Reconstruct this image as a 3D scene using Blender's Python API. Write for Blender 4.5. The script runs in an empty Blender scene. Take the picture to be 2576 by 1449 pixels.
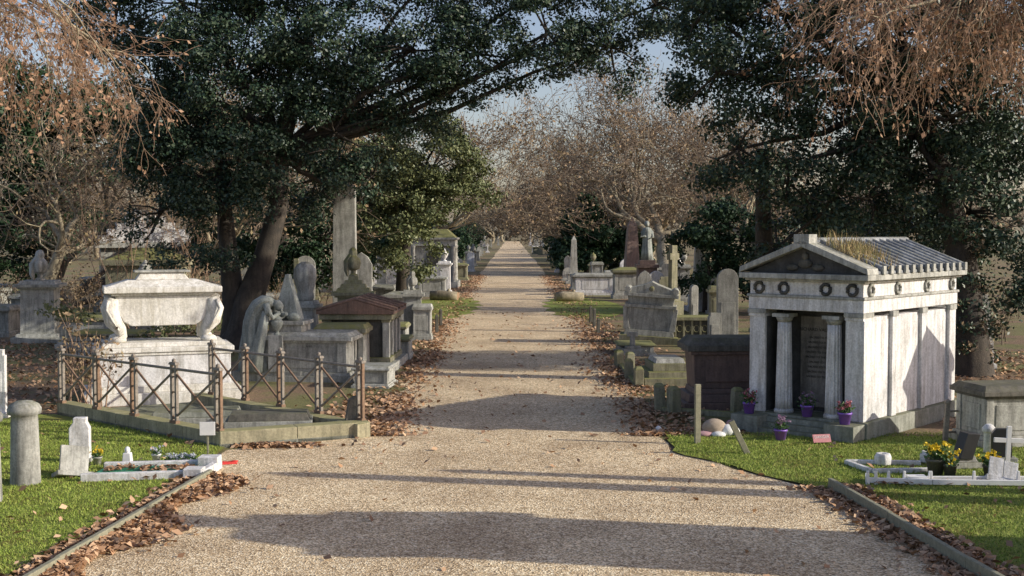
import bpy, bmesh, math, random
import numpy as np
from mathutils import Vector, Matrix
random.seed(7); rng=np.random.default_rng(11)
scene=bpy.context.scene
R=math.radians
# ------------------------------------------------------------ materials
def newmat(name):
    m=bpy.data.materials.new(name); m.use_nodes=True
    nt=m.node_tree; b=nt.nodes['Principled BSDF']
    return m,nt,b
def N(nt,t,**k):
    n=nt.nodes.new(t)
    for a,v in k.items(): setattr(n,a,v)
    return n
def ramp(nt,stops):
    r=N(nt,'ShaderNodeValToRGB'); e=r.color_ramp.elements
    while len(e)<len(stops): e.new(0.5)
    for i,(p,c) in enumerate(stops):
        e[i].position=p; e[i].color=(c[0],c[1],c[2],1)
    return r
def noise(nt,vec,scale,detail=6,rough=.6):
    n=N(nt,'ShaderNodeTexNoise'); n.inputs['Scale'].default_value=scale
    n.inputs['Detail'].default_value=detail; n.inputs['Roughness'].default_value=rough
    nt.links.new(vec,n.inputs['Vector']); return n
def mix(nt,fac,a,b,mode='MIX'):
    m=N(nt,'ShaderNodeMix',data_type='RGBA',blend_type=mode)
    for i,v in ((0,fac),(6,a),(7,b)):
        if hasattr(v,'links') : nt.links.new(v,m.inputs[i])
        elif isinstance(v,(int,float)): m.inputs[i].default_value=v
        else: m.inputs[i].default_value=(v[0],v[1],v[2],1)
    return m.outputs[2]
def stone(name,c1,c2,moss=.35,stain=.5,mcol=(.12,.12,.04),rough=.85,bump=.25,scol=None):
    m,nt,b=newmat(name); L=nt.links
    tc=N(nt,'ShaderNodeTexCoord').outputs['Object']
    oi=N(nt,'ShaderNodeObjectInfo')
    add=N(nt,'ShaderNodeVectorMath',operation='ADD'); L.new(tc,add.inputs[0])
    cx=N(nt,'ShaderNodeCombineXYZ')
    mu=N(nt,'ShaderNodeMath',operation='MULTIPLY'); mu.inputs[1].default_value=40; L.new(oi.outputs['Random'],mu.inputs[0])
    L.new(mu.outputs[0],cx.inputs[0]); L.new(mu.outputs[0],cx.inputs[1]); L.new(cx.outputs[0],add.inputs[1]); vec=add.outputs[0]
    n1=noise(nt,vec,2.3,6,.65); r1=ramp(nt,[(.32,c2),(.62,c1)]); L.new(n1.outputs[0],r1.inputs[0])
    mp=N(nt,'ShaderNodeMapping'); mp.inputs['Scale'].default_value=(7,7,.9); L.new(vec,mp.inputs[0])
    sc=scol or (1-stain,)*3
    n2=noise(nt,mp.outputs[0],1.2,5,.7); r2=ramp(nt,[(.42,(1,1,1)),(.68,sc)]); L.new(n2.outputs[0],r2.inputs[0])
    col=mix(nt,1.0,r1.outputs[0],r2.outputs[0],'MULTIPLY')
    n4=noise(nt,vec,26,4,.7); r4=ramp(nt,[(.35,(.72,.72,.72)),(.6,(1.08,1.08,1.08))]); L.new(n4.outputs[0],r4.inputs[0])
    col=mix(nt,.8,col,r4.outputs[0],'MULTIPLY')
    g=N(nt,'ShaderNodeNewGeometry'); sp=N(nt,'ShaderNodeSeparateXYZ'); L.new(g.outputs['Normal'],sp.inputs[0])
    ma=N(nt,'ShaderNodeMapRange'); ma.inputs[1].default_value=-.4; ma.inputs[2].default_value=1.0; ma.inputs[3].default_value=.12; ma.inputs[4].default_value=1; L.new(sp.outputs[2],ma.inputs[0])
    n3=noise(nt,vec,4.5,5,.7); mm=N(nt,'ShaderNodeMath',operation='MULTIPLY'); L.new(ma.outputs[0],mm.inputs[0]); L.new(n3.outputs[0],mm.inputs[1])
    r3=ramp(nt,[(max(.02,.52-moss*.6),(0,0,0)),(min(.98,.75-moss*.5),(1,1,1))]); L.new(mm.outputs[0],r3.inputs[0])
    mf=N(nt,'ShaderNodeMath',operation='MULTIPLY'); mf.inputs[1].default_value=min(.9,moss*1.5); L.new(r3.outputs[0],mf.inputs[0])
    col=mix(nt,mf.outputs[0],col,mcol)
    L.new(col,b.inputs['Base Color']); b.inputs['Roughness'].default_value=rough
    bp=N(nt,'ShaderNodeBump'); bp.inputs['Strength'].default_value=bump; bp.inputs['Distance'].default_value=.03
    L.new(n4.outputs[0],bp.inputs['Height']); L.new(bp.outputs[0],b.inputs['Normal'])
    return m
def plain(name,c,rough=.6,var=.25,metal=0):
    m,nt,b=newmat(name); tc=N(nt,'ShaderNodeTexCoord').outputs['Object']
    n=noise(nt,tc,14,4,.7); r=ramp(nt,[(.3,[x*(1-var) for x in c]),(.65,c)]); nt.links.new(n.outputs[0],r.inputs[0])
    nt.links.new(r.outputs[0],b.inputs['Base Color']); b.inputs['Roughness'].default_value=rough; b.inputs['Metallic'].default_value=metal
    return m
def leafmat(name,cols,rough=.5,trans=.25,spec=.5):
    m,nt,b=newmat(name); L=nt.links
    g=N(nt,'ShaderNodeNewGeometry'); st=[(i/(max(1,len(cols)-1)),c) for i,c in enumerate(cols)]
    r=ramp(nt,st); L.new(g.outputs['Random Per Island'],r.inputs[0])
    L.new(r.outputs[0],b.inputs['Base Color']); b.inputs['Roughness'].default_value=rough
    b.inputs['Specular IOR Level'].default_value=spec
    if trans>0:
        t=N(nt,'ShaderNodeBsdfTranslucent'); L.new(r.outputs[0],t.inputs[0])
        ms=N(nt,'ShaderNodeMixShader'); ms.inputs[0].default_value=trans
        L.new(b.outputs[0],ms.inputs[1]); L.new(t.outputs[0],ms.inputs[2])
        L.new(ms.outputs[0],nt.nodes['Material Output'].inputs[0])
    return m
M={}
M['white']=stone('weathered_white_stone',(.82,.81,.82),(.60,.60,.61),moss=.07,stain=.38,scol=(.60,.58,.54))
M['marble']=stone('white_marble',(.84,.82,.78),(.66,.64,.60),moss=.17,stain=.34,mcol=(.30,.29,.18),scol=(.64,.62,.56))
M['grey']=stone('grey_stone',(.43,.43,.40),(.26,.26,.24),moss=.38,stain=.5)
M['pale']=stone('pale_stone',(.50,.50,.47),(.32,.32,.29),moss=.30,stain=.5)
M['moss']=stone('mossy_stone',(.34,.32,.23),(.19,.19,.13),moss=.6,stain=.5,mcol=(.20,.20,.06))
M['dark']=stone('dark_stone',(.15,.14,.12),(.07,.07,.06),moss=.3,stain=.5)
M['pink']=stone('red_granite',(.21,.14,.12),(.12,.085,.075),moss=.2,stain=.4,rough=.6)
M['roofred']=stone('roof_slab_stone',(.26,.16,.12),(.14,.10,.08),moss=.25,stain=.4)
M['roof']=stone('mausoleum_roof_stone',(.36,.38,.41),(.17,.18,.20),moss=.3,stain=.5)
M['black']=stone('blackened_stone',(.10,.10,.10),(.035,.035,.035),moss=.0,stain=.3)  # near-black tone for recess walls, pediment field and front wreaths
M['inner']=stone('inscription_slab',(.28,.26,.24),(.14,.13,.12),moss=.0,stain=.5)
M['step']=stone('step_stone',(.34,.35,.31),(.20,.21,.17),moss=.45,stain=.4)
M['kerb']=stone('yellow_kerb_stone',(.44,.40,.27),(.28,.26,.17),moss=.45,stain=.4,mcol=(.26,.25,.09))
M['statue']=stone('statue_stone',(.40,.43,.40),(.25,.28,.26),moss=.25,stain=.5,mcol=(.17,.19,.12))
M['iron']=plain('weathered_iron',(.30,.26,.22),.8,.5)
M['rust']=plain('rusted_metal',(.28,.18,.12),.9,.5)
M['ironblack']=plain('black_iron',(.03,.03,.03),.6,.3)
M['wood']=plain('weathered_timber',(.29,.28,.20),.9,.4)
M['bark']=stone('dark_bark',(.085,.068,.052),(.035,.03,.026),moss=.12,stain=.5,bump=.8)
M['barkp']=stone('plane_bark',(.44,.38,.27),(.22,.18,.12),moss=.1,stain=.5)
M['twig']=plain('brown_twigs',(.23,.175,.13),.9,.3)
M['twigr']=plain('red_brown_twigs',(.34,.23,.16),.9,.3)
M['purple']=plain('purple_plastic',(.25,.12,.55),.4,.1)
M['paintw']=plain('white_paint',(.80,.80,.80),.6,.12)
M['red']=plain('red_plastic',(.6,.04,.03),.5,.1)
M['pinksign']=plain('pink_sign_paint',(.50,.20,.22),.6,.2)
M['logend']=plain('log_end',(.33,.2,.12),.9,.3)
M['cloth']=plain('pale_cloth',(.45,.36,.28),.9,.3)
M['clothp']=plain('pink_cloth',(.5,.3,.32),.9,.3)
M['greenchip']=plain('green_glass_chips',(.05,.35,.2),.6,.6)
M['blackgr']=plain('polished_black_granite',(.04,.04,.045),.3,.3)
M['letter']=plain('letter_paint',(.03,.03,.03),.8,0)
M['letterw']=plain('letter_white',(.7,.6,.6),.8,0)
M['holly']=leafmat('holly_leaves',[(.012,.032,.022),(.024,.052,.032),(.045,.078,.042),(.09,.12,.07)],.48,0,.4)
M['holly2']=leafmat('evergreen_leaves_light',[(.06,.085,.035),(.12,.14,.06),(.20,.22,.10),(.09,.115,.045)],.5,0,.3)
M['yew']=leafmat('yew_leaves',[(.014,.036,.018),(.03,.065,.025),(.02,.045,.02)],.6,0,.3)
M['brownleaf']=leafmat('copper_leaves',[(.44,.26,.17),(.30,.17,.10),(.55,.36,.24),(.38,.22,.13)],.75,.3)
M['brownleaf2']=leafmat('dull_brown_leaves',[(.23,.155,.09),(.15,.11,.065),(.30,.21,.13),(.19,.16,.075)],.8,0)
M['haze']=leafmat('hazed_far_leaves',[(.17,.15,.12),(.12,.11,.09),(.21,.18,.14),(.09,.10,.07)],.9,0,.1)  # distance haze put into the leaf colours as a greyish tan
M['litter']=leafmat('leaf_litter',[(.46,.27,.15),(.27,.15,.08),(.60,.41,.26),(.34,.20,.12),(.17,.10,.06)],.85,0)
M['blade']=leafmat('grass_blades',[(.16,.23,.03),(.24,.33,.06),(.36,.40,.10),(.12,.18,.035)],.7,0,.2)
M['dry']=leafmat('dry_grass',[(.42,.32,.17),(.32,.24,.11),(.25,.26,.09)],.8,0)
M['yflower']=leafmat('yellow_petals',[(.75,.55,.02),(.85,.65,.05)],.6,.2)
M['pflower']=leafmat('pink_petals',[(.6,.12,.18),(.5,.25,.3),(.4,.08,.1)],.6,.2)
M['vflower']=leafmat('violet_petals',[(.3,.15,.3),(.35,.3,.35)],.6,.2)
M['wflower']=leafmat('white_petals',[(.7,.7,.72),(.5,.55,.7)],.6,.2)
M['stem']=leafmat('flower_leaves',[(.05,.11,.03),(.08,.16,.05)],.6,.2)
# gravel
def gravel():
    m,nt,b=newmat('gravel'); L=nt.links
    v=N(nt,'ShaderNodeNewGeometry').outputs['Position']
    vo=N(nt,'ShaderNodeTexVoronoi'); vo.inputs['Scale'].default_value=42; L.new(v,vo.inputs['Vector'])
    sp=N(nt,'ShaderNodeSeparateColor'); L.new(vo.outputs['Color'],sp.inputs[0])
    r=ramp(nt,[(0,(.24,.175,.105)),(.3,(.58,.445,.28)),(.7,(.82,.66,.44)),(1,(.98,.90,.72))]); L.new(sp.outputs[0],r.inputs[0])
    n=noise(nt,v,.55,8,.62); r2=ramp(nt,[(.36,(.76,.71,.66)),(.60,(1.06,1.04,1.0))]); L.new(n.outputs[0],r2.inputs[0])
    c=mix(nt,1,r.outputs[0],r2.outputs[0],'MULTIPLY')
    n3=noise(nt,v,9,6,.75); r3=ramp(nt,[(.36,(.70,.66,.62)),(.6,(1.08,1.08,1.08))]); L.new(n3.outputs[0],r3.inputs[0])
    c=mix(nt,1,c,r3.outputs[0],'MULTIPLY')
    L.new(c,b.inputs['Base Color']); b.inputs['Roughness'].default_value=.95
    bp=N(nt,'ShaderNodeBump'); bp.inputs['Strength'].default_value=.65; bp.inputs['Distance'].default_value=.018
    ad=N(nt,'ShaderNodeMath',operation='ADD'); L.new(n3.outputs[0],ad.inputs[0]); L.new(vo.outputs['Distance'],ad.inputs[1])
    L.new(ad.outputs[0],bp.inputs['Height']); L.new(bp.outputs[0],b.inputs['Normal']); return m
def soil():
    m,nt,b=newmat('soil_and_leaf_litter'); L=nt.links
    v=N(nt,'ShaderNodeNewGeometry').outputs['Position']
    n=noise(nt,v,13,8,.75); r=ramp(nt,[(.3,(.07,.055,.035)),(.5,(.19,.125,.075)),(.68,(.38,.25,.15))]); L.new(n.outputs[0],r.inputs[0])
    n2=noise(nt,v,.35,6,.65); r2=ramp(nt,[(.44,(0,0,0)),(.56,(1,1,1))]); L.new(n2.outputs[0],r2.inputs[0])
    n4=noise(nt,v,22,6,.7); r4=ramp(nt,[(.35,(.07,.09,.02)),(.65,(.22,.24,.07))]); L.new(n4.outputs[0],r4.inputs[0])
    f=N(nt,'ShaderNodeMath',operation='MULTIPLY'); f.inputs[1].default_value=.7; L.new(r2.outputs[0],f.inputs[0])
    L.new(mix(nt,f.outputs[0],r.outputs[0],r4.outputs[0]),b.inputs['Base Color']); b.inputs['Roughness'].default_value=.95
    bp=N(nt,'ShaderNodeBump'); bp.inputs['Strength'].default_value=.8; bp.inputs['Distance'].default_value=.06; L.new(n.outputs[0],bp.inputs['Height']); L.new(bp.outputs[0],b.inputs['Normal'])
    return m
def lawn():
    m,nt,b=newmat('lawn_grass'); L=nt.links
    v=N(nt,'ShaderNodeNewGeometry').outputs['Position']
    n=noise(nt,v,30,8,.75); r=ramp(nt,[(.3,(.10,.14,.02)),(.5,(.20,.26,.04)),(.7,(.34,.37,.09))]); L.new(n.outputs[0],r.inputs[0])
    n2=noise(nt,v,1.1,6,.65); r2=ramp(nt,[(.38,(.85,.62,.55)),(.55,(1.1,1.05,1))]); L.new(n2.outputs[0],r2.inputs[0])
    L.new(mix(nt,1,r.outputs[0],r2.outputs[0],'MULTIPLY'),b.inputs['Base Color']); b.inputs['Roughness'].default_value=.9
    bp=N(nt,'ShaderNodeBump'); bp.inputs['Strength'].default_value=.8; bp.inputs['Distance'].default_value=.04; L.new(n.outputs[0],bp.inputs['Height']); L.new(bp.outputs[0],b.inputs['Normal'])
    return m
M['gravel']=gravel(); M['soil']=soil(); M['lawn']=lawn()
# ------------------------------------------------------------ mesh helpers
def mesh_np(name,verts,faces,mats,midx=None,smooth=False,link=True):
    verts=np.asarray(verts,dtype=np.float32); faces=np.asarray(faces,dtype=np.int32)
    me=bpy.data.meshes.new(name); me.vertices.add(len(verts)); me.vertices.foreach_set('co',verts.ravel())
    k=faces.shape[1]; me.loops.add(faces.size); me.loops.foreach_set('vertex_index',faces.ravel())
    me.polygons.add(len(faces)); me.polygons.foreach_set('loop_start',np.arange(0,faces.size,k,dtype=np.int32))
    if midx is not None: me.polygons.foreach_set('material_index',np.asarray(midx,dtype=np.int32))
    if smooth: me.polygons.foreach_set('use_smooth',np.ones(len(faces),dtype=bool))
    for m in (mats if isinstance(mats,list) else [mats]): me.materials.append(m)
    me.update(calc_edges=True); me.validate()
    if not link: return me
    o=bpy.data.objects.new(name,me); scene.collection.objects.link(o); return o
def unit(a): return a/np.maximum(np.linalg.norm(a,axis=1,keepdims=True),1e-9)
def leaves_arr(c,size,bias=None,bw=0,asp=.55,flat=False):
    """diamond shaped leaves around the centres c"""
    n=len(c); nr=unit(rng.normal(size=(n,3)))
    if bias is not None: nr=unit(nr+bias*bw)
    t=unit(np.cross(nr,rng.normal(size=(n,3)))); b=np.cross(nr,t)
    s=(size*(.6+.8*rng.random(n)))[:,None]
    v=np.stack([c-t*s,c+b*s*asp+nr*s*.15,c+t*s,c-b*s*asp+nr*s*.15],1).reshape(-1,3)
    return v
def quads(n): return np.arange(n*4).reshape(-1,4)
def add_leaves(name,c,size,mat,bias=None,bw=0,asp=.55):
    v=leaves_arr(c,size,bias,bw,asp); return mesh_np(name,v,quads(len(c)),mat)
def clump_points(blobs,dens,nl,rmin=.35,rmax=.8,keep=1.0):
    P=[];B=[]
    for (x,y,z,rx,ry,rz) in blobs:
        k=max(3,int(dens*rx*ry*rz*4.2))
        d=unit(rng.normal(size=(k,3)))*((.25+.75*rng.random(k)**.45))[:,None]*np.array([rx,ry,rz])
        cc=np.array([x,y,z])+d
        rr=rmin+(rmax-rmin)*rng.random(k)
        for c,r in zip(cc,rr):
            if rng.random()>keep: continue
            m=int(nl*(r/rmax)**2)+8
            u=unit(rng.normal(size=(m,3)))
            P.append(c+u*(r*(rng.random(m)**.5)*(.75+.5*rng.random(m)))[:,None]*np.array([1.15,1.15,.7])); B.append(u+np.array([0,0,.5]))
    return np.concatenate(P),np.concatenate(B)
class Tubes:
    def __init__(s): s.V=[];s.F=[];s.n=0;s.mi=[]
    def add(s,pts,rad,k=5,mi=0):
        pts=np.asarray(pts,float); n=len(pts)
        t=np.gradient(pts,axis=0); t=unit(t)
        ref=np.array([.31,.95,.1]) if abs(t[0][2])>.6 else np.array([0,0,1.])
        a=unit(np.cross(t,ref)); b=np.cross(t,a)
        ang=np.arange(k)*2*np.pi/k
        ring=(a[:,None,:]*np.cos(ang)[None,:,None]+b[:,None,:]*np.sin(ang)[None,:,None])*np.asarray(rad)[:,None,None]+pts[:,None,:]
        s.V.append(ring.reshape(-1,3))
        i=np.arange(n-1)[:,None]*k+np.arange(k)[None,:]; j=np.arange(n-1)[:,None]*k+(np.arange(k)[None,:]+1)%k
        s.F.append(np.stack([i,j,j+k,i+k],-1).reshape(-1,4)+s.n); s.mi+= [mi]*((n-1)*k); s.n+=n*k
    def obj(s,name,mats,link=True): return mesh_np(name,np.concatenate(s.V),np.concatenate(s.F),mats,s.mi,True,link)
def grow(T,tips,p,d,L,r,level,nch,spread=.8,droop=0.,wander=.25,ratio=.66,rmin=.008,up=0,zmin=-99):
    n=6 if level>1 else 4
    pts=[p]; dirs=[d]; q=np.array(p,float); dd=np.array(d,float)
    for i in range(n):
        dd=dd+rng.normal(size=3)*wander; dd[2]+=droop+up
        if q[2]<zmin and dd[2]<.25: dd[2]+=.3
        dd/=np.linalg.norm(dd); q=q+dd*L/n
        pts.append(q.copy()); dirs.append(dd.copy())
    rad=np.linspace(r,max(r*.5,rmin*.7),n+1)
    T.add(pts,rad,3 if level==0 else (5 if level<3 else 8),1 if level<2 else 0)
    if level==0: tips.extend(pts[1:]); return
    for j in range(nch):
        k=int(rng.integers(2,n+1)) if j<nch-1 else n
        base=dirs[k]; perp=np.cross(base,rng.normal(size=3)); perp/=np.linalg.norm(perp)+1e-9
        nd=base*(1 if j<nch-1 else 1.4)+perp*spread*(.6+.6*rng.random()); nd/=np.linalg.norm(nd)
        grow(T,tips,pts[k],nd,L*ratio*(.75+.5*rng.random()),max(rad[k]*.62,rmin),level-1,nch,spread,droop,wander,ratio,rmin,up,zmin)
def empty(name,loc=(0,0,0),rz=0):
    e=bpy.data.objects.new(name,None); e.location=loc; e.rotation_euler=(0,0,rz); e.empty_display_size=.3
    scene.collection.objects.link(e); return e
def par(o,e):
    o.parent=e; return o
class B:
    def __init__(s): s.bm=bmesh.new(); s.mats=[]; s.M=Matrix.Identity(4)
    def mi(s,m):
        m=M[m]
        if m not in s.mats: s.mats.append(m)
        return s.mats.index(m)
    def v(s,x,y,z): return s.bm.verts.new(s.M@Vector((x,y,z)))
    def f(s,vs,i,sm=False):
        try:
            f=s.bm.faces.new(vs); f.material_index=i; f.smooth=sm
        except ValueError: pass
    def box(s,x,y,z,sx,sy,h,mat,tx=1,ty=None,rz=0):
        """x,y centre, z bottom"""
        ty=tx if ty is None else ty; i=s.mi(mat); hx,hy=sx/2,sy/2; c,sn=math.cos(rz),math.sin(rz)
        def p(a,b,zz): return s.v(x+a*c-b*sn,y+a*sn+b*c,zz)
        lo=[p(-hx,-hy,z),p(hx,-hy,z),p(hx,hy,z),p(-hx,hy,z)]
        up=[p(-hx*tx,-hy*ty,z+h),p(hx*tx,-hy*ty,z+h),p(hx*tx,hy*ty,z+h),p(-hx*tx,hy*ty,z+h)]
        s.f(lo[::-1],i); s.f(up,i)
        for k in range(4): s.f([lo[k],lo[(k+1)%4],up[(k+1)%4],up[k]],i)
        return s
    def bx(s,x0,x1,y0,y1,z0,z1,mat): return s.box((x0+x1)/2,(y0+y1)/2,z0,x1-x0,y1-y0,z1-z0,mat)
    def lathe(s,prof,x,y,mat,seg=20,folds=0,amp=0,sx=1,sy=1):
        i=s.mi(mat); rings=[]
        for q,(r,z) in enumerate(prof):
            ring=[]
            for k in range(seg):
                a=2*math.pi*k/seg; rr=r*(1+(amp*math.cos(folds*a+(.35*q if folds<12 else 0)) if folds else 0))
                ring.append(s.v(x+rr*sx*math.cos(a),y+rr*sy*math.sin(a),z))
            rings.append(ring)
        for a,b in zip(rings[:-1],rings[1:]):
            for k in range(seg): s.f([a[k],a[(k+1)%seg],b[(k+1)%seg],b[k]],i,True)
        s.f(rings[0][::-1],i); s.f(rings[-1],i,True); return s
    def prism(s,poly,t0,t1,mat,axis='y'):
        i=s.mi(mat)
        def p(a,b,t): return s.v(a,t,b) if axis=='y' else s.v(t,a,b)
        A=[p(a,b,t0) for a,b in poly]; C=[p(a,b,t1) for a,b in poly]; n=len(poly)
        s.f(A,i); s.f(C[::-1],i)
        for k in range(n): s.f([A[k],C[k],C[(k+1)%n],A[(k+1)%n]],i)
        return s
    def loft(s,secs,mat,seg=28,folds=9,amp=.07):
        """secs: (x,y,z,rx,ry,tilt) ellipse sections, tilt about y"""
        i=s.mi(mat); rings=[]
        for q,(x,y,z,rx,ry,t) in enumerate(secs):
            ring=[]
            for k in range(seg):
                a=2*math.pi*k/seg; m=1+amp*math.cos(folds*a+.5*math.sin(q*.9))+amp*.5*math.cos(5*a+q*.5)
                lx=rx*m*math.cos(a); ly=ry*m*math.sin(a)
                ring.append(s.v(x+lx*math.cos(t),y+ly,z-lx*math.sin(t)))
            rings.append(ring)
        for a,b in zip(rings[:-1],rings[1:]):
            for k in range(seg): s.f([a[k],a[(k+1)%seg],b[(k+1)%seg],b[k]],i,True)
        s.f(rings[0][::-1],i); s.f(rings[-1],i,True); return s
    def tube(s,pts,rads,mat,seg=8):
        i=s.mi(mat); pts=[Vector(p) for p in pts]; rings=[]
        if not hasattr(rads,'__len__'): rads=[rads]*len(pts)
        for k,p in enumerate(pts):
            t=(pts[min(k+1,len(pts)-1)]-pts[max(k-1,0)]).normalized()
            ref=Vector((0,0,1)) if abs(t.z)<.8 else Vector((0,1,0)); a=t.cross(ref).normalized(); b=t.cross(a)
            rings.append([s.v(*(p+(a*math.cos(2*math.pi*j/seg)+b*math.sin(2*math.pi*j/seg))*rads[k])) for j in range(seg)])
        for a,b in zip(rings[:-1],rings[1:]):
            for k in range(seg): s.f([a[k],a[(k+1)%seg],b[(k+1)%seg],b[k]],i,True)
        s.f(rings[0],i); s.f(rings[-1][::-1],i); return s
    def ball(s,x,y,z,rx,ry,rz,mat,sub=2):
        i=s.mi(mat); r=bmesh.ops.create_icosphere(s.bm,subdivisions=sub,radius=1,matrix=s.M@Matrix.Translation((x,y,z))@Matrix.Diagonal((rx,ry,rz,1)))
        for v in r['verts']:
            for f in v.link_faces: f.material_index=i; f.smooth=True
        return s
    def done(s,name,loc=(0,0,0),rz=0,tilt=(0,0),bevel=.012,parent=None):
        bmesh.ops.recalc_face_normals(s.bm,faces=s.bm.faces[:])
        me=bpy.data.meshes.new(name); s.bm.to_mesh(me); s.bm.free()
        for m in s.mats: me.materials.append(m)
        o=bpy.data.objects.new(name,me); o.location=loc; o.rotation_euler=(tilt[0],tilt[1],rz); scene.collection.objects.link(o)
        if bevel:
            b=o.modifiers.new('bevel','BEVEL'); b.width=bevel; b.segments=2; b.limit_method='ANGLE'; b.angle_limit=R(35)
        if parent: o.parent=parent
        return o
def text(name,body,size,loc,rot,mat,parent=None):
    c=bpy.data.curves.new(name,'FONT'); c.body=body; c.size=size; c.align_x='CENTER'; c.extrude=.002
    o=bpy.data.objects.new(name,c); o.data.materials.append(M[mat]); o.location=loc; o.rotation_euler=rot
    scene.collection.objects.link(o)
    if parent: o.parent=parent
    return o
# ------------------------------------------------------------ ground
me=mesh_np('ground',[(-900,-60,0),(900,-60,0),(900,1500,0),(-900,1500,0)],[(0,1,2,3)],M['soil'])
def lerp(a,b,t): return a+(b-a)*t
def xl(y):
    if y<19.1: return lerp(-4.9,-5.35,(19.1-y)/5.2)
    if y<22: return lerp(-4.95,-5.3,(y-19.1)/2.9)
    if y<23.3: return lerp(-5.3,-2.8,(y-22)/1.3)
    return -2.85-.25*min(1,max(0,(y-40)/15))
def xr(y):
    if y<18.35: return lerp(4.98,5.4,(18.35-y)/4.45)
    if y<21.7: return lerp(4.98,2.95,((y-18.35)/3.35)**.8)
    return 3.05+.25*min(1,max(0,(y-40)/15))
ys=np.concatenate([np.arange(-6,19,1.0),np.arange(19,60,.35),np.arange(60,140,1.5),np.arange(140,560,12)])
def wob(y,s): return .10*math.sin(y*1.7+s)+.08*math.sin(y*3.9+2*s)+.06*math.sin(y*.6+s)
V=[];F=[]
for i,y in enumerate(ys):
    w=0 if y<18.9 else 1
    V+= [(xl(y)+w*wob(y,1),y,.008),(xr(y)+w*wob(y,4),y,.008)]
    if i: F.append((2*i-2,2*i-1,2*i+1,2*i))
mesh_np('gravel_path',V,F,M['gravel'])
V=[];F=[];ysl=np.arange(-6,26.2,.5)
def lawnL(y):
    if y<22: return xl(y)-(.06 if y<19.1 else 0.12)
    return lerp(-5.45,-10.2,(y-22)/4.2)
for i,y in enumerate(ysl):
    V+= [(-60,y,.03),(lawnL(y)+(wob(y,2)*.6 if y>19 else 0),y,.03)]
    if i: F.append((2*i-2,2*i-1,2*i+1,2*i))
mesh_np('lawn',V,F,M['lawn'])
V=[];F=[];ysr=np.arange(-6,23.6,.4)
def lawnR(y): return xr(y)+(.06 if y<18.35 else .02)
for i,y in enumerate(ysr):
    V+= [(lawnR(y)+(wob(y,5)*.8 if y>18.4 else 0),y,.03),(60,y,.03)]
    if i: F.append((2*i-2,2*i-1,2*i+1,2*i))
mesh_np('lawn',V,F,M['lawn'])
# grassy verges where the cross path meets the avenue
V=[];F=[]
for s in (-1,1):
    k0=len(V)
    for i,y in enumerate(np.arange(55,74.1,.5)):
        t=(y-55)/19; wd=max(0,math.sin(math.pi*t))**.5; xi=3.3-1.5*wd+.2*math.sin(y*1.9+s)+.12*math.sin(y*4.3); xo=3.4+2.6*wd
        V+=[(xi,y,.018),(xo,y,.018)] if s>0 else [(-xo,y,.018),(-xi,y,.018)]
        if i: a=k0+2*i; F.append((a-2,a-1,a+1,a))
mesh_np('grass_verge',V,F,M['lawn'])
# timber edging
for nm,pts in (('timber_edging',[(-4.88,19.15),(-5.35,13.9),(-6.3,3)]),('timber_edging',[(4.96,18.45),(5.38,13.9),(6.3,4)])):
    b=B()
    for (x0,y0),(x1,y1) in zip(pts[:-1],pts[1:]):
        L=math.hypot(x1-x0,y1-y0); n=max(2,int(L/2.2)); a=math.atan2(y1-y0,x1-x0)
        for k in range(n):
            t=(k+.5)/n; b.box(lerp(x0,x1,t),lerp(y0,y1,t),-.05+random.uniform(-.012,.012),L/n-.015,.075,.24,'wood',rz=a+random.uniform(-.008,.008))
    b.done(nm)
# grass blades
def blades(name,pred,x0,x1,y0,y1,n,h,mat='blade',z=.03):
    p=np.stack([rng.uniform(x0,x1,n),rng.uniform(y0,y1,n)],1); p=p[[pred(a,b) for a,b in p]]; n=len(p)
    c=np.column_stack([p,np.full(n,z)]); a=rng.random(n)*2*np.pi; s=np.stack([np.cos(a),np.sin(a),0*a],1)*.008
    hh=h*(.5+rng.random(n)); tip=c+np.stack([rng.normal(size=n)*.02,rng.normal(size=n)*.02,hh],1)
    v=np.stack([c-s,c+s,tip],1).reshape(-1,3); return mesh_np(name,v,np.arange(n*3).reshape(-1,3),M[mat])
blades('grass',lambda x,y:x<lawnL(y)+.02,-11,-4.8,12.5,25,80000,.032)
blades('grass',lambda x,y:x>lawnR(y)-.05,2.9,12,12.5,23.6,90000,.032)
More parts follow.
